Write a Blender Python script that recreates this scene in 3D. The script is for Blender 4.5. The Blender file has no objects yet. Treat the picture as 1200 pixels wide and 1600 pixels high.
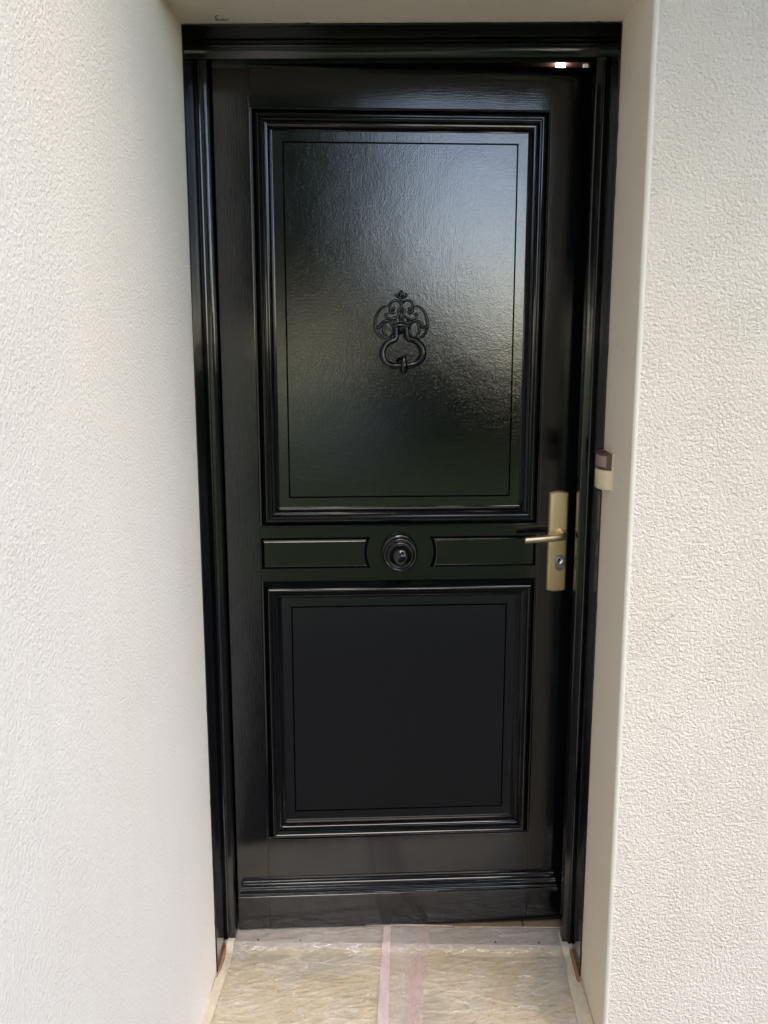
import bpy, bmesh, math, random
from mathutils import Vector, Matrix, noise
random.seed(7)
R = math.radians
S = bpy.context.scene
COL = S.collection

# ---------------------------------------------------------------- camera
cam_d = bpy.data.cameras.new("camera"); cam = bpy.data.objects.new("camera", cam_d); COL.objects.link(cam)
cam_d.sensor_fit = 'VERTICAL'; cam_d.sensor_height = 36.0; cam_d.lens = 36.0 * 1442 / 1600
cam_d.clip_start = 0.02; cam_d.clip_end = 2000
cam.location = (0, -2.05, 1.556)
cam.rotation_euler = (R(90 - 10.605), 0, R(0.976))
S.camera = cam

# ---------------------------------------------------------------- sky, sun, exposure
SUN_EL, SUN_AZ = R(50), R(30)          # thin cloud veils a high sun in front of the house, a little to the right
w = bpy.data.worlds.new("World"); S.world = w; w.use_nodes = True
nt = w.node_tree; nt.nodes.clear()
sky = nt.nodes.new("ShaderNodeTexSky"); sky.sky_type = 'NISHITA'; sky.sun_disc = False
sd = Vector((math.sin(SUN_AZ) * math.cos(SUN_EL), -math.cos(SUN_AZ) * math.cos(SUN_EL), math.sin(SUN_EL)))  # towards the sun
sky.sun_elevation = SUN_EL; sky.sun_rotation = math.atan2(sd.x, sd.y)
sky.dust_density = .5; sky.air_density = .7; sky.ozone_density = 1.0
bg = nt.nodes.new("ShaderNodeBackground"); bg.inputs[1].default_value = 0.15
wo = nt.nodes.new("ShaderNodeOutputWorld")
nt.links.new(sky.outputs[0], bg.inputs[0]); nt.links.new(bg.outputs[0], wo.inputs[0])
sl = bpy.data.lights.new("sun", 'SUN'); sl.energy = 1.0; sl.angle = R(50); sl.color = (1.0, 0.95, 0.88)
so = bpy.data.objects.new("sun", sl); COL.objects.link(so)
so.rotation_euler = (-sd).to_track_quat('-Z', 'Y').to_euler(); so.location = (0, 8, 12)
S.view_settings.view_transform = 'Standard'; S.view_settings.look = 'None'
S.view_settings.gamma = 1.0; S.view_settings.use_curve_mapping = False
S.view_settings.exposure = 2.32
S.view_settings.use_white_balance = True; S.view_settings.white_balance_temperature = 7500; S.view_settings.white_balance_tint = 14   # camera set for open shade
S.render.engine = 'CYCLES'
S.cycles.max_bounces = 10; S.cycles.diffuse_bounces = 6; S.cycles.glossy_bounces = 6; S.cycles.transparent_max_bounces = 12

# ---------------------------------------------------------------- material helpers
def new_mat(name):
    m = bpy.data.materials.new(name); m.use_nodes = True
    t = m.node_tree; t.nodes.clear()
    o = t.nodes.new("ShaderNodeOutputMaterial"); p = t.nodes.new("ShaderNodeBsdfPrincipled")
    t.links.new(p.outputs[0], o.inputs[0])
    return m, t, p, o

def coord(t, scale=(1, 1, 1), rot=(0, 0, 0)):
    c = t.nodes.new("ShaderNodeTexCoord"); mp = t.nodes.new("ShaderNodeMapping")
    mp.inputs['Scale'].default_value = scale; mp.inputs['Rotation'].default_value = rot
    t.links.new(c.outputs['Object'], mp.inputs[0]); return mp.outputs[0]

def noise_tex(t, vec, scale, detail=3, rough=.5, dist=0.0):
    n = t.nodes.new("ShaderNodeTexNoise"); n.inputs['Scale'].default_value = scale
    n.inputs['Detail'].default_value = detail; n.inputs['Roughness'].default_value = rough
    n.inputs['Distortion'].default_value = dist
    t.links.new(vec, n.inputs['Vector']); return n.outputs[0]

def ramp(t, src, stops):
    r = t.nodes.new("ShaderNodeValToRGB"); e = r.color_ramp.elements
    while len(e) < len(stops): e.new(.5)
    for el, (p, c) in zip(e, stops):
        el.position = p; el.color = (c[0], c[1], c[2], 1) if hasattr(c, '__len__') else (c, c, c, 1)
    t.links.new(src, r.inputs[0]); return r.outputs[0]

def math_n(t, op, a, b=None, clamp=False):
    n = t.nodes.new("ShaderNodeMath"); n.operation = op; n.use_clamp = clamp
    for i, v in enumerate((a, b)):
        if v is None: continue
        if isinstance(v, (int, float)): n.inputs[i].default_value = v
        else: t.links.new(v, n.inputs[i])
    return n.outputs[0]

def mix_rgb(t, fac, a, b, mode='MIX'):
    n = t.nodes.new("ShaderNodeMix"); n.data_type = 'RGBA'; n.blend_type = mode
    for i, v in ((0, fac), (6, a), (7, b)):
        if isinstance(v, (int, float)): n.inputs[i].default_value = v
        elif isinstance(v, tuple): n.inputs[i].default_value = (*v, 1)
        else: t.links.new(v, n.inputs[i])
    return n.outputs[2]

def bump(t, h, dist, strength=1.0, normal=None):
    b = t.nodes.new("ShaderNodeBump"); b.inputs['Distance'].default_value = dist
    b.inputs['Strength'].default_value = strength
    t.links.new(h, b.inputs['Height'])
    if normal is not None: t.links.new(normal, b.inputs['Normal'])
    return b.outputs[0]

def simple(name, col, rough=.5, metal=0.0, bumps=None, vary=None):
    m, t, p, o = new_mat(name)
    p.inputs['Base Color'].default_value = (*col, 1); p.inputs['Roughness'].default_value = rough
    p.inputs['Metallic'].default_value = metal
    v = coord(t)
    if vary:
        n = noise_tex(t, v, vary[0], 4, .6)
        c = mix_rgb(t, ramp(t, n, [(.3, 0), (.7, 1)]), col, vary[1]); t.links.new(c, p.inputs['Base Color'])
    if bumps:
        t.links.new(bump(t, noise_tex(t, v, bumps[0], 3), bumps[1]), p.inputs['Normal'])
    return m

# glossy black oil paint on wood: brush drag along one axis plus orange peel
def black_paint(name, grain, rough=.13, peel=1.0, drag=1.0, coat=.06):
    m, t, p, o = new_mat(name)
    p.inputs['Base Color'].default_value = (.0030, .0034, .0044, 1)
    p.inputs['Roughness'].default_value = rough; p.inputs['IOR'].default_value = 1.52; p.inputs['Coat Weight'].default_value = coat; p.inputs['Coat Roughness'].default_value = .05
    sc = {'z': (1, 1, .05), 'x': (.05, 1, 1), 'n': (1, 1, 1)}[grain]
    v = coord(t); vg = coord(t, sc)
    fine = noise_tex(t, v, 430, 2, .55)
    mid = noise_tex(t, v, 95, 2, .5)
    dr = noise_tex(t, vg, 420, 3, .6)
    wave = noise_tex(t, v, 7, 2, .5)
    rgh = math_n(t, 'ADD', math_n(t, 'MULTIPLY', noise_tex(t, v, 5, 3), .06), rough - .03)
    t.links.new(rgh, p.inputs['Roughness'])
    n1 = bump(t, wave, .0007)
    n2 = bump(t, dr, .00006 * drag, 1.0, n1)
    n3 = bump(t, mid, .00006 * peel, 1.0, n2)
    n4 = bump(t, fine, .000085 * peel, 1.0, n3)
    t.links.new(n4, p.inputs['Normal']); t.links.new(n4, p.inputs['Coat Normal'])
    return m

PAINT_V = black_paint("black_gloss_paint_vertical", 'z', .09, .7, 1.5, .25)
PAINT_H = black_paint("black_gloss_paint_horizontal", 'x', .11, .7, 1.5, .25)
PAINT_P = black_paint("black_gloss_paint_panel", 'z', .066, 1.9, .8, 1.0)
PAINT_M = black_paint("black_gloss_paint_moulding", 'n', .10, .4, .4)

def stucco(name, col, col2, amp=1.0, scuff=None):
    m, t, p, o = new_mat(name)
    v = coord(t)
    a = noise_tex(t, v, 135, 3, .55, .35)
    a2 = noise_tex(t, v, 210, 3, .6, .2)
    b = noise_tex(t, v, 520, 3, .65, .1)
    msk = ramp(t, noise_tex(t, v, 9, 3, .6), [(.3, .55), (.7, 1.0)])
    r = ramp(t, a, [(.38, 0), (.50, .55), (.66, 1)]); r2 = ramp(t, a2, [(.42, 0), (.62, 1)])
    h = math_n(t, 'ADD', math_n(t, 'MULTIPLY', r, msk), math_n(t, 'MULTIPLY', r2, .45))
    h = math_n(t, 'ADD', h, math_n(t, 'MULTIPLY', b, .30))
    n0 = bump(t, noise_tex(t, v, 6, 2, .5), .0014)
    t.links.new(bump(t, h, .0021 * amp, 1.0, n0), p.inputs['Normal'])
    big = noise_tex(t, v, 2.2, 4, .6)
    c = mix_rgb(t, ramp(t, big, [(.35, 0), (.65, 1)]), col, col2)
    dirt = ramp(t, noise_tex(t, v, 60, 3, .7), [(.62, 0), (.80, 1)])
    c = mix_rgb(t, math_n(t, 'MULTIPLY', dirt, .14), c, (.45, .40, .32))
    streak = ramp(t, noise_tex(t, coord(t, (1, 1, .12)), 11, 4, .6), [(.55, 0), (.75, 1)])
    c = mix_rgb(t, math_n(t, 'MULTIPLY', streak, .05), c, (.55, .50, .40))
    if scuff:
        cx, cz, ang, ln, wd = scuff
        mp = t.nodes.new("ShaderNodeMapping"); mp.vector_type = 'TEXTURE'
        mp.inputs['Location'].default_value = (cx, 0, cz); mp.inputs['Rotation'].default_value = (0, ang, 0)
        mp.inputs['Scale'].default_value = (ln, 10, wd)
        tc = t.nodes.new("ShaderNodeTexCoord"); t.links.new(tc.outputs['Object'], mp.inputs[0])
        ln_ = t.nodes.new("ShaderNodeVectorMath"); ln_.operation = 'LENGTH'; t.links.new(mp.outputs[0], ln_.inputs[0])
        k = ramp(t, ln_.outputs['Value'], [(.0, 1), (1.0, 0)])
        k = math_n(t, 'MULTIPLY', k, ramp(t, noise_tex(t, v, 90, 3, .7), [(.4, .1), (.65, .75)]))
        c = mix_rgb(t, k, c, (.30, .28, .22))
    t.links.new(c, p.inputs['Base Color']); p.inputs['Roughness'].default_value = .9
    p.inputs['Specular IOR Level'].default_value = .3
    return m

STUCCO = stucco("white_rough_stucco", (.82, .750, .660), (.79, .715, .615), 1.05, (.0925, 1.005, R(-37), .045, .0045))
STUCCO_L = stucco("white_rough_stucco_side", (.84, .770, .685), (.82, .745, .655), .42)

def smooth_render():
    m, t, p, o = new_mat("beige_smooth_render")
    v = coord(t)
    n = noise_tex(t, v, 4, 5, .6); f = noise_tex(t, v, 38, 4, .7)
    c = mix_rgb(t, ramp(t, n, [(.35, 0), (.65, 1)]), (.80, .715, .585), (.82, .74, .615))
    c = mix_rgb(t, math_n(t, 'MULTIPLY', ramp(t, f, [(.62, 0), (.74, 1)]), .45), c, (.38, .32, .24))
    t.links.new(c, p.inputs['Base Color']); p.inputs['Roughness'].default_value = .75
    t.links.new(bump(t, noise_tex(t, v, 120, 4, .6), .0004), p.inputs['Normal'])
    return m
RENDER = smooth_render()
BEAD = simple("cream_corner_bead_paint", (.82, .80, .70), .6, bumps=(90, .0006))

def stone():
    m, t, p, o = new_mat("beige_stone_floor")
    v = coord(t, (1, 2.6, 1)); v2 = coord(t)
    a = noise_tex(t, v, 8, 9, .68, .5); b = noise_tex(t, v2, 70, 5, .7); g = noise_tex(t, v2, 4, 4, .6, .5)
    c = ramp(t, a, [(.30, (.56, .44, .28)), (.45, (.70, .59, .41)), (.58, (.80, .71, .54)), (.72, (.66, .58, .44))])
    c = mix_rgb(t, math_n(t, 'MULTIPLY', ramp(t, g, [(.48, 0), (.62, 1)]), .55), c, (.42, .41, .36))
    c = mix_rgb(t, math_n(t, 'MULTIPLY', ramp(t, b, [(.54, 0), (.66, 1)]), .45), c, (.30, .25, .18))
    t.links.new(c, p.inputs['Base Color']); p.inputs['Roughness'].default_value = .45
    return m
STONE = stone()
SILL = simple("pale_stone_sill", (.50, .45, .41), .35, vary=(18, (.58, .54, .52)), bumps=(150, .0003))
TERRA = simple("terracotta_edge", (.34, .17, .09), .6, vary=(60, (.42, .25, .15)))
BRASS = simple("satin_champagne_metal", (.80, .63, .34), .42, .85, bumps=(900, .00004))
LEVERM = simple("worn_bronze_metal", (.64, .54, .37), .36, .95, bumps=(500, .00005))
STEEL = simple("grey_zinc", (.30, .31, .32), .38, .9, bumps=(500, .00006))
DARK = simple("keyhole_black", (.01, .01, .01), .5)
REDWOOD = simple("bare_red_brown_wood", (.085, .038, .028), .6, vary=(25, (.10, .035, .025)))
CREAM = simple("aged_cream_plastic", (.72, .64, .40), .38, vary=(14, (.66, .57, .38)))
BROWN = simple("brown_plastic", (.085, .045, .035), .35)
PLATE = simple("dusty_pink_name_plate", (.30, .21, .18), .3, vary=(160, (.34, .24, .20)))
HALL = simple("hall_plaster", (.30, .22, .17), .9)

def tape_mat(name, col, alpha, rough=.35):
    m, t, p, o = new_mat(name)
    v = coord(t)
    p.inputs['Base Color'].default_value = (*col, 1); p.inputs['Roughness'].default_value = rough
    n = noise_tex(t, coord(t, (1, .3, 1)), 60, 4, .7)
    a = math_n(t, 'ADD', math_n(t, 'MULTIPLY', ramp(t, n, [(.35, 0), (.7, 1)]), .25), alpha - .12, True)
    t.links.new(a, p.inputs['Alpha'])
    t.links.new(bump(t, noise_tex(t, v, 120, 4), .0008), p.inputs['Normal'])
    return m
TAPE = tape_mat("cream_masking_tape", (.66, .61, .48), .86, .5)
PINK = tape_mat("pink_translucent_tape", (.72, .60, .60), .72, .3)
PINK2 = tape_mat("pink_sheer_tape", (.66, .50, .51), .42, .3)

def film():
    m, t, p, o = new_mat("clear_plastic_film")
    t.nodes.remove(p)
    v = coord(t)
    gl = t.nodes.new("ShaderNodeBsdfGlossy"); gl.inputs['Roughness'].default_value = .10
    tr = t.nodes.new("ShaderNodeBsdfTransparent"); tr.inputs[0].default_value = (.93, .93, .92, 1)
    df = t.nodes.new("ShaderNodeBsdfDiffuse"); df.inputs[0].default_value = (.90, .88, .84, 1)
    fr = t.nodes.new("ShaderNodeFresnel"); fr.inputs[0].default_value = 1.5
    nb = bump(t, noise_tex(t, coord(t, (1, 1.8, 1), (0, 0, .3)), 55, 4, .6, .6), .0016)
    t.links.new(nb, gl.inputs['Normal'])
    def crease_glint(sc, rot, scale, wd, seed):  # white lines along folds: stress whitening plus glints painted into the colour
        n = noise_tex(t, coord(t, sc, (0, 0, rot)), scale, 3, .6, .8)
        return ramp(t, math_n(t, 'ABSOLUTE', math_n(t, 'SUBTRACT', n, seed)), [(0, 1), (wd, 0)])
    haze = ramp(t, noise_tex(t, v, 14, 6, .7, 1.0), [(.40, .02), (.72, .20)])
    cr = math_n(t, 'MAXIMUM', crease_glint((1, 5, 1), .25, 13, .009, .50), crease_glint((1, 6, 1), -.35, 11, .008, .52))
    cr = math_n(t, 'MAXIMUM', cr, math_n(t, 'MULTIPLY', crease_glint((1, 2.2, 1), .9, 22, .012, .5), .6))
    cr = math_n(t, 'MULTIPLY', cr, ramp(t, noise_tex(t, v, 9, 3, .6), [(.40, 0), (.56, 1.0)]))
    haze = math_n(t, 'ADD', haze, cr, True)
    m1 = t.nodes.new("ShaderNodeMixShader"); m2 = t.nodes.new("ShaderNodeMixShader")
    t.links.new(haze, m1.inputs[0]); t.links.new(tr.outputs[0], m1.inputs[1]); t.links.new(df.outputs[0], m1.inputs[2])
    ff = math_n(t, 'MINIMUM', math_n(t, 'MULTIPLY', fr.outputs[0], 2.4), .30)
    t.links.new(ff, m2.inputs[0]); t.links.new(m1.outputs[0], m2.inputs[1]); t.links.new(gl.outputs[0], m2.inputs[2])
    t.links.new(m2.outputs[0], o.inputs[0])
    return m
FILM = film()

# ---------------------------------------------------------------- object helpers
def link(name, me, mat=None, parent=None, smooth=False, kind=None):
    o = bpy.data.objects.new(name, me); COL.objects.link(o)
    if mat: me.materials.append(mat)
    if parent: o.parent = parent
    if smooth:
        for f in me.polygons: f.use_smooth = True
    if kind: o['kind'] = kind
    return o

def tag(o, label, cat, group=None):
    o['label'] = label; o['category'] = cat
    if group: o['group'] = group
    return o

def empty(name, loc, label, cat, rz=0, group=None):
    o = bpy.data.objects.new(name, None); COL.objects.link(o); o.location = loc
    o.rotation_euler = (0, 0, rz); o.empty_display_size = .05
    return tag(o, label, cat, group)

def mesh(name, verts, faces):
    me = bpy.data.meshes.new(name); me.from_pydata([tuple(v) for v in verts], [], faces); me.update(); return me

def fix(me):
    bm = bmesh.new(); bm.from_mesh(me); bmesh.ops.remove_doubles(bm, verts=bm.verts, dist=1e-6)
    bmesh.ops.recalc_face_normals(bm, faces=bm.faces); bm.to_mesh(me); bm.free(); return me

def box(name, x0, x1, y0, y1, z0, z1, mat, parent=None, bev=0.0, seg=2, kind=None):
    bm = bmesh.new(); bmesh.ops.create_cube(bm, size=1)
    for v in bm.verts:
        v.co = ((x0 + x1) / 2 + v.co.x * (x1 - x0), (y0 + y1) / 2 + v.co.y * (y1 - y0), (z0 + z1) / 2 + v.co.z * (z1 - z0))
    if bev: bmesh.ops.bevel(bm, geom=bm.edges[:], offset=bev, segments=seg, profile=.5, affect='EDGES')
    me = bpy.data.meshes.new(name); bm.to_mesh(me); bm.free()
    return link(name, me, mat, parent, kind=kind)

def offset_loop(pts, d):      # inward offset of a CCW closed outline
    n = len(pts); out = []
    for i in range(n):
        a, b, c = Vector(pts[i - 1]), Vector(pts[i]), Vector(pts[(i + 1) % n])
        e1 = (b - a).normalized(); e2 = (c - b).normalized()
        n1 = Vector((-e1.y, e1.x)); n2 = Vector((-e2.y, e2.x))
        k = (n1 + n2); k = k / max(.3, k.dot(n1)) if k.length > 1e-6 else n1
        out.append((b.x + k.x * d, b.y + k.y * d))
    return out

def catmull(pts, n=8, closed=False):
    P = [Vector(p) for p in pts]; out = []
    m = len(P); rng = range(m if closed else m - 1)
    for i in rng:
        if closed: p0, p1, p2, p3 = P[(i - 1) % m], P[i], P[(i + 1) % m], P[(i + 2) % m]
        else: p0, p1, p2, p3 = P[max(i - 1, 0)], P[i], P[i + 1], P[min(i + 2, m - 1)]
        for k in range(n):
            s = k / n
            out.append(.5 * ((2 * p1) + (p2 - p0) * s + (2 * p0 - 5 * p1 + 4 * p2 - p3) * s * s + (3 * p1 - p0 - 3 * p2 + p3) * s ** 3))
    if not closed: out.append(P[-1])
    return out

def tube_geo(path, rad, seg=10, closed=False, flat=None):
    V, F = [], []; n = len(path)
    up = Vector((0, 1, 0))
    for i, p in enumerate(path):
        if closed: tg = path[(i + 1) % n] - path[i - 1]
        else: tg = path[min(i + 1, n - 1)] - path[max(i - 1, 0)]
        tg = tg.normalized()
        a = up - tg * up.dot(tg)
        if a.length < .15: a = Vector((0, 0, 1)) - tg * tg.z
        a.normalize(); b = tg.cross(a)
        r = rad(i / max(1, n - 1)) if callable(rad) else rad
        for k in range(seg):
            an = 2 * math.pi * k / seg
            V.append(p + (a * math.cos(an) * (flat or 1) + b * math.sin(an)) * r)
    for i in range(n if closed else n - 1):
        j = (i + 1) % n
        for k in range(seg):
            l = (k + 1) % seg
            F.append((i * seg + k, i * seg + l, j * seg + l, j * seg + k))
    if not closed:
        F.append(tuple(range(seg))[::-1]); F.append(tuple((n - 1) * seg + k for k in range(seg)))
    return V, F

def tube(name, path, rad, mat, parent=None, seg=10, closed=False, flat=None):
    V, F = tube_geo(path, rad, seg, closed, flat)
    return link(name, fix(mesh(name, V, F)), mat, parent, smooth=True)

def lathe(name, prof, centre, mat, parent, seg=48, axis='y'):
    # prof: (radius, proud); proud points along -Y
    V, F = [], []
    for r, h in prof:
        for k in range(seg):
            a = 2 * math.pi * k / seg
            V.append((centre[0] + r * math.cos(a), centre[1] - h, centre[2] + r * math.sin(a)))
    n = len(prof)
    for i in range(n - 1):
        for k in range(seg):
            l = (k + 1) % seg
            F.append((i * seg + k, i * seg + l, (i + 1) * seg + l, (i + 1) * seg + k))
    F.append(tuple((n - 1) * seg + k for k in range(seg)))
    return link(name, fix(mesh(name, V, F)), mat, parent, smooth=True)

def auto_smooth(o, ang=35):
    me = o.data
    for f in me.polygons: f.use_smooth = True
    me.set_sharp_from_angle(angle=R(ang)); return o

# ---------------------------------------------------------------- ground and porch floor (setting)
def lawn_mat():
    m, t, p, o = new_mat("mown_lawn")
    v = coord(t)
    c = ramp(t, noise_tex(t, v, 1.5, 8, .7), [(.3, (.10, .14, .025)), (.6, (.16, .21, .04)), (.8, (.21, .25, .06))])
    t.links.new(c, p.inputs['Base Color']); p.inputs['Roughness'].default_value = .9; return m
LAWN = lawn_mat()
gm = mesh("ground", [(-400, -700, -.16), (400, -700, -.16), (400, 300, -.16), (-400, 300, -.16)], [(0, 1, 2, 3)])
link("ground", gm, LAWN, kind='structure')
box("terrace", -6, 8, -3.3, -.3005, -.30, -.02, simple("dark_slate_paving", (.035, .033, .034), .95, vary=(30, (.05, .047, .045)), bumps=(60, .01)), kind='structure')
box("porch_floor", -.4525, .4525, -.30, .100, -.30, 0, STONE, kind='structure')
box("threshold_stone", -.50, .50, .1005, .1755, -.30, .012, SILL, bev=.0015, kind='structure')
hf = box("hall_floor", -.60, 1.6, .1765, 4.0, -.30, .009, simple("hall_brown_tile", (.20, .14, .095), .5, vary=(20, (.26, .19, .13))), kind='structure')
jt = box("tile_joint", .333, .3365, .178, .40, .0085, .0098, DARK, hf)
for sx, sy in ((-.3656, .104), (-.2552, .1033), (.2534, .1045), (.3661, .1045)):
    me = bpy.data.meshes.new("screw"); bm = bmesh.new()
    bmesh.ops.create_uvsphere(bm, u_segments=12, v_segments=6, radius=.0032)
    for v in bm.verts: v.co.z = v.co.z * .5 + .0125; v.co.x += sx; v.co.y += sy + .006
    bm.to_mesh(me); bm.free(); link("screw", me, DARK, bpy.data.objects["threshold_stone"], True)

# ---------------------------------------------------------------- walls
side = empty("stucco_wall", (-.4535, 0, 0), "tall off-white stucco side wall running forward on the left of the black door", "wall")
box("wall", -.26, 0, -2.2, .34, -.30, 2.85, STUCCO_L, side)
fac = empty("stucco_wall", (.4535, -.254, 0), "rough white stucco facade wall on the right of the door with smooth beige reveal", "wall")
box("wall", .0025, 3.0, 0, .60, -.30, 2.85, STUCCO, fac)
box("reveal", 0, .0025, .004, .44, -.02, 2.195, RENDER, fac)
box("lintel", -.907, .0025, 0, .478, 2.2005, 2.85, STUCCO, fac)
box("soffit", -.907, 0, .004, .44, 2.195, 2.2005, RENDER, fac)
# rounded corner bead
V, F = [], []
NZ = 90
for i in range(NZ + 1):
    z = -.02 + 2.215 * i / NZ
    wv = noise.noise(Vector((0, 3.3, z * 9))) * .0011 + noise.noise(Vector((5, 1.3, z * 40))) * .0004
    for k in range(7):
        a = R(-10 + 110 * k / 6)
        V.append((.0068 - math.cos(a) * .0078 + (wv if k > 3 else 0) , .0068 - math.sin(a) * .0078 , z))
for i in range(NZ):
    for k in range(6): F.append((i * 7 + k, i * 7 + k + 1, i * 7 + k + 8, i * 7 + k + 7))
cb = link("corner_bead", mesh("corner_bead", V, F), BEAD, fac, True)

# ---------------------------------------------------------------- door frame
fr = empty("door_frame", (0, 0, 0), "black gloss painted wooden door frame set in the wall opening", "door frame")
XL, XR = -.4500, .4500
ZT = 2.1915
def fbox(name, *a, m=PAINT_V, bev=.0012): return box(name, *a, m, fr, bev)
# linings: thin painted boards along the opening, from the plaster edge back to the frame
fbox("lining", -.4530, XL, -.0015, .330, .0, 2.1945)
fbox("lining", XR, .4530, -.0015, .330, .0, 2.1945)
fbox("lining", XL, XR, -.0015, .214, ZT, 2.1945, m=PAINT_H)
def jamb(sgn):
    # plan section of the jamb (x, y): face with a small bead, stop, rebate
    o = abs(XL)
    sec = [(o, .1105), (.4480, .1100), (.4470, .1070), (.4445, .1058), (.4425, .1072), (.4420, .1100), (.4290, .1104), (.4265, .1115), (.4255, .1145),
           (.4255, .1470), (.4475, .1480), (.4475, .2150), (o, .2150)]
    V = []; n = len(sec)
    for z in (.0125, 2.1580 + .0):
        for x, y in sec: V.append((sgn * x, y, z))
    F = [(i, (i + 1) % n, n + (i + 1) % n, n + i) for i in range(n)] + [tuple(range(n)), tuple(range(n, 2 * n))]
    ob = link("jamb", fix(mesh("jamb", V, F)), PAINT_V, fr); return auto_smooth(ob, 40)
jamb(-1); jamb(1)
def head():
    sec = [(.1105, ZT), (.1100, 2.1880), (.1070, 2.1868), (.1058, 2.1845), (.1072, 2.1826), (.1100, 2.1820), (.1104, 2.1610), (.1115, 2.1592), (.1145, 2.1582),
           (.1480, 2.1582), (.1490, 2.1765), (.2000, 2.1765), (.2150, 2.1765), (.2150, ZT)]
    V = []; n = len(sec)
    for x in (XL, XR):
        for y, z in sec: V.append((x, y, z))
    F = [(i, (i + 1) % n, n + (i + 1) % n, n + i) for i in range(n)] + [tuple(range(n)), tuple(range(n, 2 * n))]
    me = fix(mesh("head", V, F)); ob = link("head", me, PAINT_H, fr); me.materials.append(REDWOOD)
    for f in me.polygons:
        if f.center.y > .15 and f.normal.z < -.5: f.material_index = 1
    return auto_smooth(ob, 40)
head()

# uneven brushed edge of the black paint on the plaster
def edge_strip(fn, L, n, parent, seed, mat):
    V, F = [], []
    for i in range(n + 1):
        u = L * i / n
        w_ = .0012 + .0022 * abs(noise.noise(Vector((u * 14, seed, 0)))) + .0016 * abs(noise.noise(Vector((u * 60, seed, 3)))) + (.003 if noise.noise(Vector((u * 25, seed, 9))) > .45 else 0)
        V += [fn(u, 0), fn(u, w_)]
    for i in range(n): F.append((2 * i, 2 * i + 1, 2 * i + 3, 2 * i + 2))
    link("paint_edge", mesh("paint_edge", V, F), mat, parent)
edge_strip(lambda u, w_: (-.4531, -.0010 - w_, u), 2.194, 420, fr, 1.1, PAINT_V)
edge_strip(lambda u, w_: (.4531, -.0010 - w_, u), 2.194, 420, fr, 4.7, PAINT_V)
edge_strip(lambda u, w_: (-.453 + u, -.0010 - w_, 2.1946), .906, 200, fr, 8.2, PAINT_H)

# ---------------------------------------------------------------- door leaf (ajar by 4 degrees); local x along leaf, -y towards the street, z up
TH = R(4)
door = empty("front_door", (-.405, .145, 0), "glossy black panelled front door standing slightly ajar", "door", TH)
UL, UR, VB, VT = -.0165, .8520, .0195, 2.1625
DT = .046
A0, A1 = .0655, .7505          # opening between stiles
U0, U1 = 1.1040, 2.0700        # upper panel opening
L0, L1 = .2755, .9715          # lower panel opening
box("stile", UL, A0, 0, DT, VB, VT, PAINT_V, door, .0015)
box("stile", A1, UR, 0, DT, VB, VT, PAINT_V, door, .0015)
box("rail", A0 + .0001, A1 - .0001, .0002, DT, U1, VT - .0004, PAINT_H, door, .0004)
box("rail", A0 + .0001, A1 - .0001, .0002, DT, VB + .0004, L0, PAINT_H, door, .0004)

def prism_door(name, loops, mat, parent, fill_last=True, smooth_ang=30):
    # loops: list of (outline, h) with equal counts, h proud towards -y
    V, F = [], []; n = len(loops[0][0])
    for pts, h in loops:
        for x, z in pts: V.append((x, -h, z))
    for i in range(len(loops) - 1):
        for k in range(n):
            l = (k + 1) % n
            F.append((i * n + k, i * n + l, (i + 1) * n + l, (i + 1) * n + k))
    if fill_last: F.append(tuple((len(loops) - 1) * n + k for k in range(n)))
    me = mesh(name, V, F)
    o = link(name, me, mat, parent); return auto_smooth(o, smooth_ang)

# middle rail: plate with two shaped openings, each with a raised, bevelled little panel
CU, CV = .4080, 1.0390
def shaped(side):
    v0, v1 = 1.0005, 1.0775
    Rr = .0825
    arc = []
    for i in range(13):
        v = v1 + (v0 - v1) * i / 12 if side < 0 else v0 + (v1 - v0) * i / 12
        dv = v - CV; du = math.sqrt(Rr * Rr - dv * dv)
        arc.append((CU + side * du, v))
    if side < 0: return [(.0672, v1), (.0672, v0)] + arc[::-1]
    return [(.7460, v0), (.7460, v1)] + arc[::-1]
sl_, sr_ = shaped(-1), shaped(1)
bm = bmesh.new()
def addloop(pts, y):
    vs = [bm.verts.new((x, y, z)) for x, z in pts]
    return vs, [bm.edges.new((vs[i], vs[(i + 1) % len(vs)])) for i in range(len(vs))]
outer = [(A0 + .0001, L1), (A1 - .0001, L1), (A1 - .0001, U0), (A0 + .0001, U0)]
vo, eo = addloop(outer, .0002); v1_, e1_ = addloop(sl_, .0002); v2_, e2_ = addloop(sr_, .0002)
bmesh.ops.triangle_fill(bm, edges=eo + e1_ + e2_, use_beauty=True)
for vs in (v1_, v2_):
    back = [bm.verts.new((v.co.x, .009, v.co.z)) for v in vs]
    for i in range(len(vs)):
        j = (i + 1) % len(vs); bm.faces.new((vs[i], vs[j], back[j], back[i]))
backo = [bm.verts.new((v.co.x, DT, v.co.z)) for v in vo]
for i in range(4): bm.faces.new((vo[i], vo[(i + 1) % 4], backo[(i + 1) % 4], backo[i]))
bm.faces.new(backo)
bmesh.ops.recalc_face_normals(bm, faces=bm.faces)
me = bpy.data.meshes.new("rail"); bm.to_mesh(me); bm.free(); link("rail", me, PAINT_H, door)
for pts in (sl_, sr_):
    area = sum(pts[i][0] * pts[(i + 1) % len(pts)][1] - pts[(i + 1) % len(pts)][0] * pts[i][1] for i in range(len(pts)))
    if area < 0: pts = pts[::-1]
    prism_door("small_panel", [(pts, -.0089), (offset_loop(pts, .0010), -.0086), (offset_loop(pts, .0060), .0070), (offset_loop(pts, .0070), .0090), (offset_loop(pts, .0086), .0098)], PAINT_H, door, True, 20)

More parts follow.
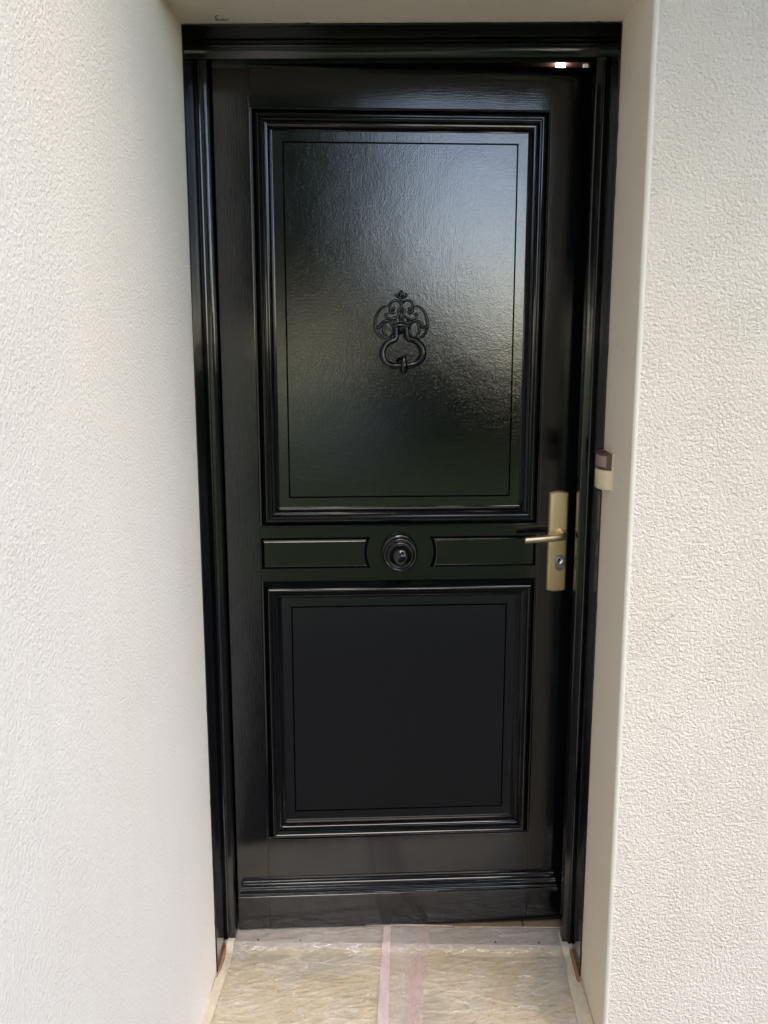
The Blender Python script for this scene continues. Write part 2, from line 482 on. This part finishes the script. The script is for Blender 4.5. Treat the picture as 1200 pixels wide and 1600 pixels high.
# bolection mouldings, mitred, one piece per side
PROF = [(0, -.0005), (.0004, -.0032), (.0040, -.0030), (.0070, .0010), (.0110, .0080), (.0145, .0150), (.0172, .0192), (.0190, .0195), (.0193, .0218),
        (.0206, .0228), (.0224, .0228), (.0240, .0214), (.0247, .0180), (.0250, .0160), (.0262, .0160), (.0280, .0171), (.0305, .0165), (.0328, .0128),
        (.0338, .0085), (.0350, .0080), (.0362, .0090), (.0385, .0088), (.0412, .0062), (.0440, .0008), (.0462, -.0045), (.0466, -.0080), (.0484, -.0082), (.0492, -.0118)]
def mouldings(x0, x1, z0, z1, tagn):
    def P(s, h, corner):
        return {'bl': (x0 + s, -h, z0 + s), 'br': (x1 - s, -h, z0 + s), 'tr': (x1 - s, -h, z1 - s), 'tl': (x0 + s, -h, z1 - s)}[corner]
    for a, b in (('bl', 'br'), ('br', 'tr'), ('tr', 'tl'), ('tl', 'bl')):
        NS = 24; V, F = [], []
        for j in range(NS + 1):
            for s, h in PROF:
                pa, pb = Vector(P(s, h, a)), Vector(P(s, h, b)); q = pa.lerp(pb, j / NS)
                wob = noise.noise(Vector((q.x * 11 + s * 80, tagn, q.z * 11))) * .00022
                V.append((q.x, q.y - wob, q.z))
        n = len(PROF)
        for j in range(NS):
            for k in range(n - 1): F.append((j * n + k, j * n + k + 1, (j + 1) * n + k + 1, (j + 1) * n + k))
        o = link("moulding", mesh("moulding", V, F), PAINT_M, door)
        bmx = bmesh.new(); bmx.from_mesh(o.data); bmesh.ops.recalc_face_normals(bmx, faces=bmx.faces)
        # make sure normals look out
        if sum(f.normal.y * f.calc_area() for f in bmx.faces) > 0: bmesh.ops.reverse_faces(bmx, faces=bmx.faces)
        bmx.to_mesh(o.data); bmx.free(); auto_smooth(o, 28)
mouldings(A0, A1, U0, U1, 1.7)
mouldings(A0, A1, L0, L1, 5.1)

def rect(x0, x1, z0, z1, d): return [(x0 + d, z0 + d), (x1 - d, z0 + d), (x1 - d, z1 - d), (x0 + d, z1 - d)]
def field(x0, x1, z0, z1):
    h = -.0110
    q = lambda d: rect(x0, x1, z0, z1, d)
    return prism_door("panel", [(q(.040), -.030), (q(.040), h), (q(.0708), h), (q(.0716), h - .0045), (q(.0728), h - .0065), (q(.0740), h - .0040), (q(.0746), h + .0002)], PAINT_P, door, True, 15)
field(A0, A1, U0, U1); field(A0, A1, L0, L1)

# drip moulding along the foot
DP = [(.167, -.001), (.1655, .006), (.1640, .0090), (.1600, .0105), (.1560, .0110), (.1550, .0120), (.1545, .0175), (.1530, .0200), (.1490, .0215), (.1450, .0218), (.1438, .0226), (.1432, .0280), (.1418, .0305), (.1395, .0318), (.1370, .0320), (.1362, .0330), (.1358, .0365), (.1345, .0375), (.1265, .0375), (.1250, .0360), (.1250, -.001)]
V, F = [], []; NS = 160
for j in range(NS + 1):
    for z, h in DP:
        a = .0030 - .36 * h; b = .8216 + .12 * h
        u = a + (b - a) * j / NS
        V.append((u, -h + noise.noise(Vector((u * 30, h * 60, 2))) * .00018, z + noise.noise(Vector((u * 14, h * 60, 7))) * .00022))
n = len(DP)
for j in range(NS):
    for k in range(n): l = (k + 1) % n; F.append((j * n + k, j * n + l, (j + 1) * n + l, (j + 1) * n + k))
F.append(tuple(range(n))); F.append(tuple(NS * n + k for k in range(n)))
auto_smooth(link("drip_moulding", fix(mesh("drip_moulding", V, F)), PAINT_H, door), 30)

# turned centre knob
lathe("door_knob", [(0.0452, -0.0011), (0.0452, 0.0043), (0.0418, 0.0073), (0.0379, 0.0092), (0.0339, 0.0099), (0.0277, 0.0113), (0.0254, 0.0151), (0.0254, 0.0216), (0.0282, 0.0254), (0.0373, 0.0286), (0.0412, 0.0313), (0.0424, 0.0346), (0.0416, 0.0378), (0.0390, 0.0408), (0.0373, 0.0410), (0.0359, 0.0397), (0.0345, 0.0402), (0.0333, 0.0432), (0.0307, 0.0459), (0.0288, 0.0462), (0.0273, 0.0449), (0.0262, 0.0459), (0.0251, 0.0497), (0.0226, 0.0551), (0.0186, 0.0596), (0.0141, 0.0629), (0.0096, 0.0648), (0.0051, 0.0661), (0.0009, 0.0665)], (.4060, 0, 1.0405), PAINT_M, door)

# knocker
KC = Vector((.4098, 0, 1.604)); KF = -.0110
kn = bpy.data.objects.new("door_knocker", None); COL.objects.link(kn); kn.parent = door; kn.location = (KC.x, .0110, KC.z)
k_ = .000236
def kp(x, y, h=.003): return Vector(((x - 590) * k_, -h, -(y - 450) * k_))
curves = [
    [(600, 300), (622, 280), (655, 272), (690, 288), (708, 318), (700, 352), (672, 362), (662, 340)],
    [(690, 335), (735, 325), (785, 345), (825, 390), (848, 450), (856, 520), (835, 590), (800, 625), (760, 640), (720, 630)],
    [(690, 335), (705, 372), (680, 395), (650, 380)],
    [(856, 520), (830, 545), (800, 535), (795, 505), (760, 478), (715, 478), (685, 505), (672, 545), (680, 600), (712, 640)],
    [(745, 500), (770, 540), (765, 590), (735, 615)],
    [(600, 395), (630, 430), (670, 455), (720, 450), (748, 420), (730, 395)],
    [(592, 340), (620, 370), (612, 405), (592, 430), (575, 460), (600, 500), (640, 520)],
    [(640, 470), (660, 500), (650, 530)],
    [(590, 270), (592, 330), (590, 400)],
    [(596, 262), (612, 240), (632, 232), (640, 215), (622, 205)],
]
V, F = [], []
for mir in (1, -1):
    for c in curves:
        pts = [kp(590 + mir * (x - 590), y, .0028) for x, y in c]
        path = catmull(pts, 5)
        v, f = tube_geo(path, lambda s: .0038 - .0010 * abs(2 * s - 1), 8, False, 1.1)
        o0 = len(V); V += v; F += [tuple(i + o0 for i in g) for g in f]
me = fix(mesh("scroll_plate", V, F)); link("scroll_plate", me, PAINT_M, kn, True)
def blob(name, pts, parent):
    bm = bmesh.new()
    for x, y, h, rx, rz in pts:
        c = kp(x, y, h)
        r = bmesh.ops.create_uvsphere(bm, u_segments=14, v_segments=8, radius=1)
        for v in r['verts']: v.co = Vector((c.x + v.co.x * rx, c.y + v.co.y * min(rx, rz) * .9, c.z + v.co.z * rz))
    me = bpy.data.meshes.new(name); bm.to_mesh(me); bm.free(); return link(name, me, PAINT_M, parent, True)
blob("finial", [(588, 212, .004, .006, .0085), (588, 190, .003, .0035, .005)], kn)
blob("leaf_boss", [(588, 300, .003, .0045, .008), (675, 352, .003, .0045, .0045), (505, 352, .003, .0045, .0045), (842, 535, .003, .0055, .005), (334, 535, .003, .0055, .005),
                   (800, 525, .003, .0045, .0055), (378, 525, .003, .0045, .0055), (590, 430, .003, .006, .010), (735, 405, .003, .004, .004), (445, 405, .003, .004, .004),
                   (640, 500, .003, .005, .007), (540, 500, .003, .005, .007)], kn)
# ring handle (swings from the bracket, hanging a little askew)
half = [(13.5, 0), (14, -12), (15, -22), (20, -29), (29, -32), (39, -36), (48, -45), (53.5, -57), (53.5, -70), (48, -82), (38, -90), (24, -94), (8, -95)]
loop = [(x, z) for x, z in half] + [(-x, z) for x, z in half[::-1]]
rx = R(4)
def ringp(x, z):
    x, z = x * .00089, z * .00093
    X = x * math.cos(rx) - z * math.sin(rx) ; Z = x * math.sin(rx) + z * math.cos(rx)
    return Vector((X - .001, -.0125 - .004 * min(1, -z / .05), Z - .0215))
ring = catmull([ringp(-13.5, 2)] + [ringp(x, z) for x, z in [(-a, b) for a, b in half]] + [ringp(x, z) for x, z in half[::-1]] + [ringp(13.5, 2)], 5)
tube("ring", ring, lambda s: .0060 + .0018 * math.sin(math.pi * s) ** 1.0, PAINT_M, kn, 14)
br = tube("bracket", catmull([Vector((-.019, -.012, -.019)), Vector((-.012, -.0145, -.0165)), Vector((0, -.0155, -.0160)), Vector((.012, -.0145, -.0165)), Vector((.019, -.012, -.019))], 5), .0052, PAINT_M, kn, 12)
lathe("bracket_base", [(.015, 0), (.014, .004), (.009, .008), (.0085, .013), (.004, .015), (.0005, .0155)], (0, 0, -.022), PAINT_M, kn, 20)
st = ringp(0, -95)
lathe("striker", [(.0125, -.012), (.0125, -.008), (.010, -.005), (.007, -.003), (.007, .001)], (st.x - .006, st.y - .002, st.z + .008), PAINT_M, kn, 20)
cl = catmull([st + Vector((0, -.001, .022)), st + Vector((0, -.004, .012)), st + Vector((0, -.006, 0)), st + Vector((.0005, -.004, -.013)), st + Vector((.001, -.002, -.019))], 5)
tube("clapper", cl, lambda s: .0052 + .0038 * math.sin(math.pi * s) - .002 * (s > .9), PAINT_M, kn, 14)
for sx in (-.013, .013):
    c = st + Vector((sx, 0, 0)); tube("collar", [c + Vector((-.0022, 0, 0)), c + Vector((.0022, 0, 0))], .0085, PAINT_M, kn, 16)

# handle set on the right stile
hs = bpy.data.objects.new("door_handle", None); COL.objects.link(hs); hs.parent = door; hs.location = (.7985, 0, 1.0620)
pw, ph = .0235, .1225
def plate_outline(w_, h_, arc=.0045):
    pts = []
    for i in range(9): x = -w_ + 2 * w_ * i / 8; pts.append((x, -h_ - arc * (1 - (x / w_) ** 2)))
    for i in range(9): x = w_ - 2 * w_ * i / 8; pts.append((x, h_ + arc * (1 - (x / w_) ** 2)))
    return pts
ol = plate_outline(pw, ph)
pl = prism_door("backplate", [(ol, -.001), (ol, .0085), (offset_loop(ol, .0006), .0098), (offset_loop(ol, .0034), .0125), (offset_loop(ol, .0045), .0128)], BRASS, hs, True, 25)
lathe("spindle_rose", [(.0122, .012), (.0122, .0160), (.0112, .0172), (.0085, .0176), (.001, .0176)], (.0045, 0, .0230), BRASS, hs, 32)
lp = catmull([Vector((.0050, -.015, .0230)), Vector((.0052, -.030, .0228)), Vector((.0046, -.042, .0225)), Vector((-.001, -.0508, .0218)), Vector((-.014, -.0545, .0205)), Vector((-.040, -.0555, .0185)), Vector((-.070, -.0558, .0165)), Vector((-.0925, -.056, .0150))], 8)
tube("lever", lp, lambda s: .0108 - .0032 * s if s < .985 else .0055, LEVERM, hs, 20)
oval = []
for i in range(28):
    a = 2 * math.pi * i / 28; oval.append((.0055 + .0125 * math.cos(a), -.0510 + .0125 * math.sin(a) + (.0078 if math.sin(a) > 0.0001 else -.0078)))
prism_door("lock_rosette", [(oval, .012), (oval, .0146), (offset_loop(oval, .0012), .0156)], STEEL, hs, True, 30)
lathe("lock_cylinder", [(.0088, .015), (.0088, .0168), (.0080, .0176), (.0066, .0176), (.0063, .0168), (.0010, .0168)], (.0055, 0, -.0455), simple("bright_zinc", (.55, .55, .56), .25, .95), hs, 28)
box("keyhole", .0047, .0063, -.01690, -.0165, -.0500, -.0412, DARK, hs)

# ---------------------------------------------------------------- doorbell on the right reveal
db = empty("doorbell", (.4535, -.055, 1.278), "small cream and brown doorbell push on the beige reveal beside the frame", "doorbell")
def bell(name, z0, z1, grow, mat, parent=db, a0=-1.0, a1=1.0, skin=0):
    V, F = [], []; n = 18; loops = []
    for k, (zz, inset) in enumerate(((z0, .0025), (z0 + .0012, .0006), (z0 + .0025, 0), (z1 - .0025, 0), (z1 - .0012, .0006), (z1, .0025))):
        for i in range(n + 1):
            s = a0 + (a1 - a0) * i / n
            y = s * .046; x = -(.0262 + grow) * (1 - abs(s) ** 2.4) ** .62 - skin
            if abs(s) > .999: x = 0 - skin
            V.append((x + inset if x < -.003 else x, y - .0 + (-inset if s > .9 else inset if s < -.9 else 0), zz))
    for k in range(5):
        for i in range(n): F.append((k * (n + 1) + i, k * (n + 1) + i + 1, (k + 1) * (n + 1) + i + 1, (k + 1) * (n + 1) + i))
    F.append(tuple(range(n + 1))); F.append(tuple(5 * (n + 1) + i for i in range(n + 1)))
    return auto_smooth(link(name, fix(mesh(name, V, F)), mat, parent), 40)
bell("button_cover", -.0400, .0025, .0006, CREAM)
hz = bell("housing", .0028, .0390, 0, BROWN)
bell("name_plate", .0075, .0340, .0009, PLATE, hz, -.84, .74)
box("back_plate", -.0035, .0, -.0475, .0475, -.0405, .0395, CREAM, db, .001)

# ---------------------------------------------------------------- dead insect / web on the soffit
V, F = [], []
for c in ([(-.3700, -.006), (-.3765, .004), (-.3725, .018), (-.3600, .022), (-.3520, .016)], [(-.3600, .022), (-.3640, .012)], [(-.3725, .018), (-.380, .021)]):
    p = catmull([Vector((x + .002, y - .048, 2.1940 - .001 * random.random())) for x, y in c], 6)
    v, f = tube_geo(p, lambda s: .0010 if len(c) > 4 or True else .001, 6); o0 = len(V); V += v; F += [tuple(i + o0 for i in g) for g in f]
tag(link("cobweb", mesh("cobweb", V, F), simple("dusty_web", (.24, .20, .14), .9)), "small dark tangle of dusty cobweb on the beige soffit above the door", "cobweb")

# ---------------------------------------------------------------- floor protection: plastic film and tapes
def ridged(x, y, sx, sy, seed):
    n = noise.noise(Vector((x * sx + seed, y * sy - seed, seed * 1.7)))
    return (1 - min(1, abs(n) * 3.2)) ** 3
def floor_z(y):
    if y < .066: return .0
    if y > .1000: return .0122
    s = (y - .066) / .034
    return .0122 * s * s * (3 - 2 * s) if s < .5 else .0122 * s * s * (3 - 2 * s)
NX, NY = 300, 260
X0, X1, Y0, Y1 = -.436, .436, -.295, .174
V = []
for j in range(NY + 1):
    y = Y0 + (Y1 - Y0) * (j / NY)
    for i in range(NX + 1):
        x = X0 + (X1 - X0) * i / NX
        h = .0012 * ridged(x + y * .6, y, 6, 26, 3.1) + .0010 * ridged(x, y - x * .35, 9, 34, 8.3) + .0007 * ridged(x - y, y, 22, 30, 1.2)
        h += .0009 * (noise.noise(Vector((x * 5, y * 9, 2))) + .6)
        cen = math.exp(-((x - .02) / .05) ** 2)
        h += cen * .0022 * ridged(x * 1.0, y + x * .5, 16, 30, 5.5)
        e = min(1, (X1 - abs(x)) / .03, (Y1 - y) / .02 + .15)
        V.append((x, y, floor_z(y) + .0012 + .9 * h * max(.12, e)))
F = [(j * (NX + 1) + i, j * (NX + 1) + i + 1, (j + 1) * (NX + 1) + i + 1, (j + 1) * (NX + 1) + i) for j in range(NY) for i in range(NX)]
tag(link("plastic_sheet", mesh("plastic_sheet", V, F), FILM, smooth=True), "wrinkled clear plastic dust sheet covering the stone floor before the door", "plastic sheet")

def strip(name, pts, widths, z, mat, label, cat="tape", group=None, n=14, wob=.0008, lift=None, across=6, thick=0):
    path = catmull([Vector((p[0], p[1], 0)) for p in pts], n)
    ws = catmull([Vector((w_, 0, 0)) for w_ in widths], n)
    V, F = [], []
    for i, p in enumerate(path):
        tg = (path[min(i + 1, len(path) - 1)] - path[max(i - 1, 0)]).normalized(); nr = Vector((-tg.y, tg.x, 0))
        for k in range(across + 1):
            s = k / across - .5
            q = p + nr * (s * ws[i].x) + nr * noise.noise(Vector((i * .31, k * 3 if k in (0, across) else 0, z * 999))) * wob
            hz = floor_z(q.y) + z + .0008 * (noise.noise(Vector((q.x * 60, q.y * 60, z * 50))) + .5) + (lift(s, i / len(path)) if lift else 0)
            V.append((q.x, q.y, hz))
    m = across + 1
    for i in range(len(path) - 1):
        for k in range(across): F.append((i * m + k, i * m + k + 1, (i + 1) * m + k + 1, (i + 1) * m + k))
    return tag(link(name, mesh(name, V, F), mat, smooth=True), label, cat, group)
strip("masking_tape", [(-.4370, .155), (-.4350, .105), (-.4360, .095), (-.4330, .03), (-.4390, -.05), (-.4455, -.18), (-.4460, -.29)], [.016, .018, .018, .017, .022, .027, .026], .0042, TAPE,
      "cream masking tape along the left edge of the plastic sheet by the side wall")
strip("masking_tape", [(.4320, .155), (.4300, .105), (.4310, .095), (.4335, .04), (.4290, -.02), (.4330, -.10), (.4270, -.17), (.4280, -.29)], [.018, .018, .018, .015, .020, .030, .022, .024], .0042, TAPE,
      "cream masking tape along the right edge of the plastic sheet beneath the beige reveal")
strip("sealing_tape", [(-.088, .1715), (.03, .1725), (.145, .1695)], [.007, .009, .006], .0040, PINK, "thin pale pink tape strip running sideways across the threshold under the door")
strip("sealing_tape", [(-.4300, .1700), (-.25, .1715), (-.095, .1705)], [.003, .004, .003], .0038, TAPE, "very thin whitish tape edge on the left half of the threshold")
strip("sealing_tape", [(.150, .1665), (.30, .1690), (.43, .1690)], [.004, .004, .004], .0038, TAPE, "very thin whitish tape edge on the right half of the threshold")
strip("sealing_tape", [(-.0285, .1690), (-.0295, .10), (-.0310, .09), (-.0335, -.05), (-.0345, -.18), (-.036, -.29)], [.019, .020, .021, .024, .025, .025], .0052, PINK, "solid pale pink tape band running forward near the middle of the floor")
strip("sealing_tape", [(.0740, .1690), (.0700, .10), (.0660, .08), (.0480, -.02), (.0400, -.10), (.0395, -.18), (.039, -.29)], [.020, .024, .030, .042, .038, .034, .034], .0055, PINK2, "sheer wrinkled pink tape band right of the solid pink band", wob=.002)
CLEAR = tape_mat("clear_grey_tape", (.66, .60, .61), .24, .20)
strip("sealing_tape", [(.0220, .1685), (.0200, .10), (.0180, .08), (.0080, -.02), (.0040, -.10), (.0030, -.29)], [.075, .076, .076, .062, .056, .056], .0046, CLEAR, "wide clear greyish tape band between the two pink bands on the floor", wob=.0015)
box("terracotta_strip", -.4498, -.4425, -.022, .0995, -.001, .0035, TERRA, bpy.data.objects["porch_floor"])
box("terracotta_strip", .4420, .4498, -.022, .0995, -.001, .0035, TERRA, bpy.data.objects["porch_floor"])

# ---------------------------------------------------------------- hall behind the door
hall = empty("entrance_hall", (0, .35, 0), "dim brown entrance hall glimpsed through the gap above the ajar door", "room")
def hb(name, *a, m=HALL): o = box(name, *a, m, hall); o.location = (0, -.35, 0); return o
hb("wall", -.72, -.62, .341, 4.1, 0, 2.45); hb("wall", 1.61, 1.71, .36, 4.1, 0, 2.45); hb("wall", -.62, 1.61, 4.0, 4.1, 0, 2.45)
hb("wall", -.62, -.4535, .331, .3405, 0, 2.45); hb("wall", .4560, 1.61, .3465, .3555, 0, 2.45); hb("wall", -.4535, .4560, .2275, .2345, 2.20, 2.45)
hb("ceiling", -.72, 1.71, .2275, 4.1, 2.4502, 2.52, m=REDWOOD)
LAMP, lt, lp_, lo_ = new_mat("lit_lamp"); lp_.inputs['Base Color'].default_value = (1, 1, 1, 1)
lp_.inputs['Emission Color'].default_value = (1, .97, .92, 1); lp_.inputs['Emission Strength'].default_value = 9
for lx, ly, r_, st_ in ((.529, 1.235, .015, 1), (.611, 1.235, .009, .1)):
    ld = empty("ceiling_lamp", (lx, ly, 2.45), "tiny lit white ceiling spot seen through the gap at the top of the door" if st_ == 1 else "fainter small ceiling spot right of the bright one above the door gap", "lamp")
    bm = bmesh.new(); bmesh.ops.create_cone(bm, cap_ends=True, segments=24, radius1=r_, radius2=r_, depth=.012)
    for v in bm.verts: v.co.z -= .0065
    me = bpy.data.meshes.new("lamp_lens"); bm.to_mesh(me); bm.free()
    mt = LAMP
    if st_ != 1:
        mt = LAMP.copy(); mt.node_tree.nodes['Principled BSDF'].inputs['Emission Strength'].default_value = .05; mt.node_tree.nodes['Principled BSDF'].inputs['Base Color'].default_value = (.12, .11, .10, 1)
    link("lamp_lens", me, mt, ld)

# ---------------------------------------------------------------- porch roof and house body
roof = empty("porch_roof", (0, -1.7, 2.55), "brown boarded porch roof slab with fascia over the entrance, above the camera", "roof")
def rb(name, *a, m): o = box(name, *a, m, roof); o.location = (0, 1.7, -2.55); return o
CREAMP = simple("brown_stained_boarding", (.20, .14, .09), .6, vary=(3, (.24, .17, .11)))
rb("slab", -1.2, 2.6, -.90, .35, 2.8505, 3.02, m=CREAMP)
rb("fascia", -1.2, 2.6, -.94, -.9005, 2.82, 3.05, m=simple("dark_fascia", (.10, .07, .05), .6))
house = empty("house", (0, 4.5, 0), "house body behind the entrance with white walls and tiled roof", "house")
def ho(name, *a, m, bev=0): o = box(name, *a, m, house); o.location = (0, -4.5, 0); return o
ho("wall", -7, -.715, .345, 8, -.3, 3.06, m=STUCCO); ho("wall", 3.46, 7, -.254, 8, -.3, 3.06, m=STUCCO)
ho("upper_wall", -7, 7, .3505, 8, 3.0605, 4.2, m=STUCCO)
rv = [(-7.4, -.1, 4.2), (7.4, -.1, 4.2), (7.4, 8.5, 4.2), (-7.4, 8.5, 4.2), (-7.4, 4.2, 6.0), (7.4, 4.2, 6.0)]
ro = link("roof", mesh("roof", rv, [(0, 1, 5, 4), (2, 3, 4, 5), (0, 4, 3), (1, 2, 5), (3, 2, 1, 0)]), simple("roof_tile", (.28, .12, .07), .8, bumps=(12, .02)), house); ro.location = (0, -4.5, 0)

# ---------------------------------------------------------------- garden in front (seen only in the gloss of the door)
def leaf_mat(name, c1, c2):
    m, t, p, o = new_mat(name)
    oi = t.nodes.new("ShaderNodeTexCoord")
    c = ramp(t, noise_tex(t, oi.outputs['Object'], 3.0, 4, .7), [(.3, c1), (.7, c2)])
    t.links.new(c, p.inputs['Base Color']); p.inputs['Roughness'].default_value = .5
    tl = t.nodes.new('ShaderNodeBsdfTranslucent'); tl.inputs[0].default_value = (.22, .36, .05, 1); mx = t.nodes.new('ShaderNodeMixShader'); mx.inputs[0].default_value = .35
    t.links.new(p.outputs[0], mx.inputs[1]); t.links.new(tl.outputs[0], mx.inputs[2]); t.links.new(mx.outputs[0], o.inputs[0]); return m
LEAF = leaf_mat("broad_leaf_green", (.030, .065, .012), (.075, .125, .025))
BARK = simple("grey_brown_bark", (.13, .10, .07), .9, bumps=(20, .02))
def leaves(n, sampler, size):
    V, F = [], []
    for i in range(n):
        c = sampler(); d = Vector((random.gauss(0, 1), random.gauss(0, 1), random.gauss(0, 1))).normalized()
        a = d.orthogonal().normalized(); b = d.cross(a); s = size * random.uniform(.6, 1.3)
        o0 = len(V); V += [c - a * s, c - b * s * .5, c + a * s, c + b * s * .5]; F.append((o0, o0 + 1, o0 + 2, o0 + 3))
    return V, F
def tree(x, y, h, r, label, n=9000, low=.35):
    t = empty("garden_tree", (x, y, -.16), label, "tree")
    p = [Vector((0, 0, 0)), Vector((.05, .03, h * .25)), Vector((-.06, .05, h * .5)), Vector((.02, 0, h * .8))]
    tube("trunk", catmull(p, 5), lambda s: .14 * (1 - s * .8), BARK, t, 10)
    bl = [(Vector((random.uniform(-.6, .6) * r, random.uniform(-.6, .6) * r, h * random.uniform(low, .95))), r * random.uniform(.35, .6)) for _ in range(16)]
    def smp():
        c, q = random.choice(bl); d = Vector((random.gauss(0, 1), random.gauss(0, 1), random.gauss(0, 1))).normalized()
        return c + d * q * random.uniform(.6, 1.05)
    V, F = leaves(n, smp, .15); link("crown", mesh("crown", V, F), LEAF, t)
tree(-3.4, -12.5, 7.5, 2.6, "broad leafy green tree furthest left across the lawn")
tree(-.75, -12.6, 7.2, 2.35, "tall rounded green tree straight across the lawn from the door")
tree(-6.8, -13, 8.5, 3.2, "big green tree at the far left end of the garden")
tree(4.6, -9.8, 10.5, 4.2, "high crowned old green tree standing right of the view, its crown starting above head height", 22000, .60)
tree(7.2, -13, 8.0, 2.6, "big green tree at the far right end of the garden")
def hedge(x0, x1, y0, y1, h0, h1, label):
    t = empty("garden_hedge", (0, 0, -.16), label, "hedge")
    def smp():
        x = random.uniform(x0, x1); hh = h0 + (h1 - h0) * (x - x0) / (x1 - x0)
        k = random.random()
        if k < .6: return Vector((x, y1 + random.gauss(0, .06), random.uniform(0, hh)))
        return Vector((x, random.uniform(y0, y1), hh + random.gauss(0, .06)))
    V, F = leaves(26000, smp, .075); link("foliage", mesh("foliage", V, F), LEAF, t)
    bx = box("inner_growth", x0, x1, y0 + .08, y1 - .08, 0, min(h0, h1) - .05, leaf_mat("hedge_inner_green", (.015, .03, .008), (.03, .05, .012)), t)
hedge(.9, 4.2, -12.9, -12.0, 3.3, .8, "clipped green hedge across the lawn sloping down to the right")
hedge(4.2, 12, -12.9, -12.0, 1.1, 1.0, "low clipped green hedge along the right of the lawn")

gw = box("added_reflection_wall", .2, 1.5, -11.7, -11.5, -.30, .72, simple("pale_blue_grey_render", (.62, .64, .66), .8), None)  # unseen wall, added to give a faint bluish reflection in the door
tag(gw, "low pale wall added before the trees for a faint patch reflected in the door", "added wall")
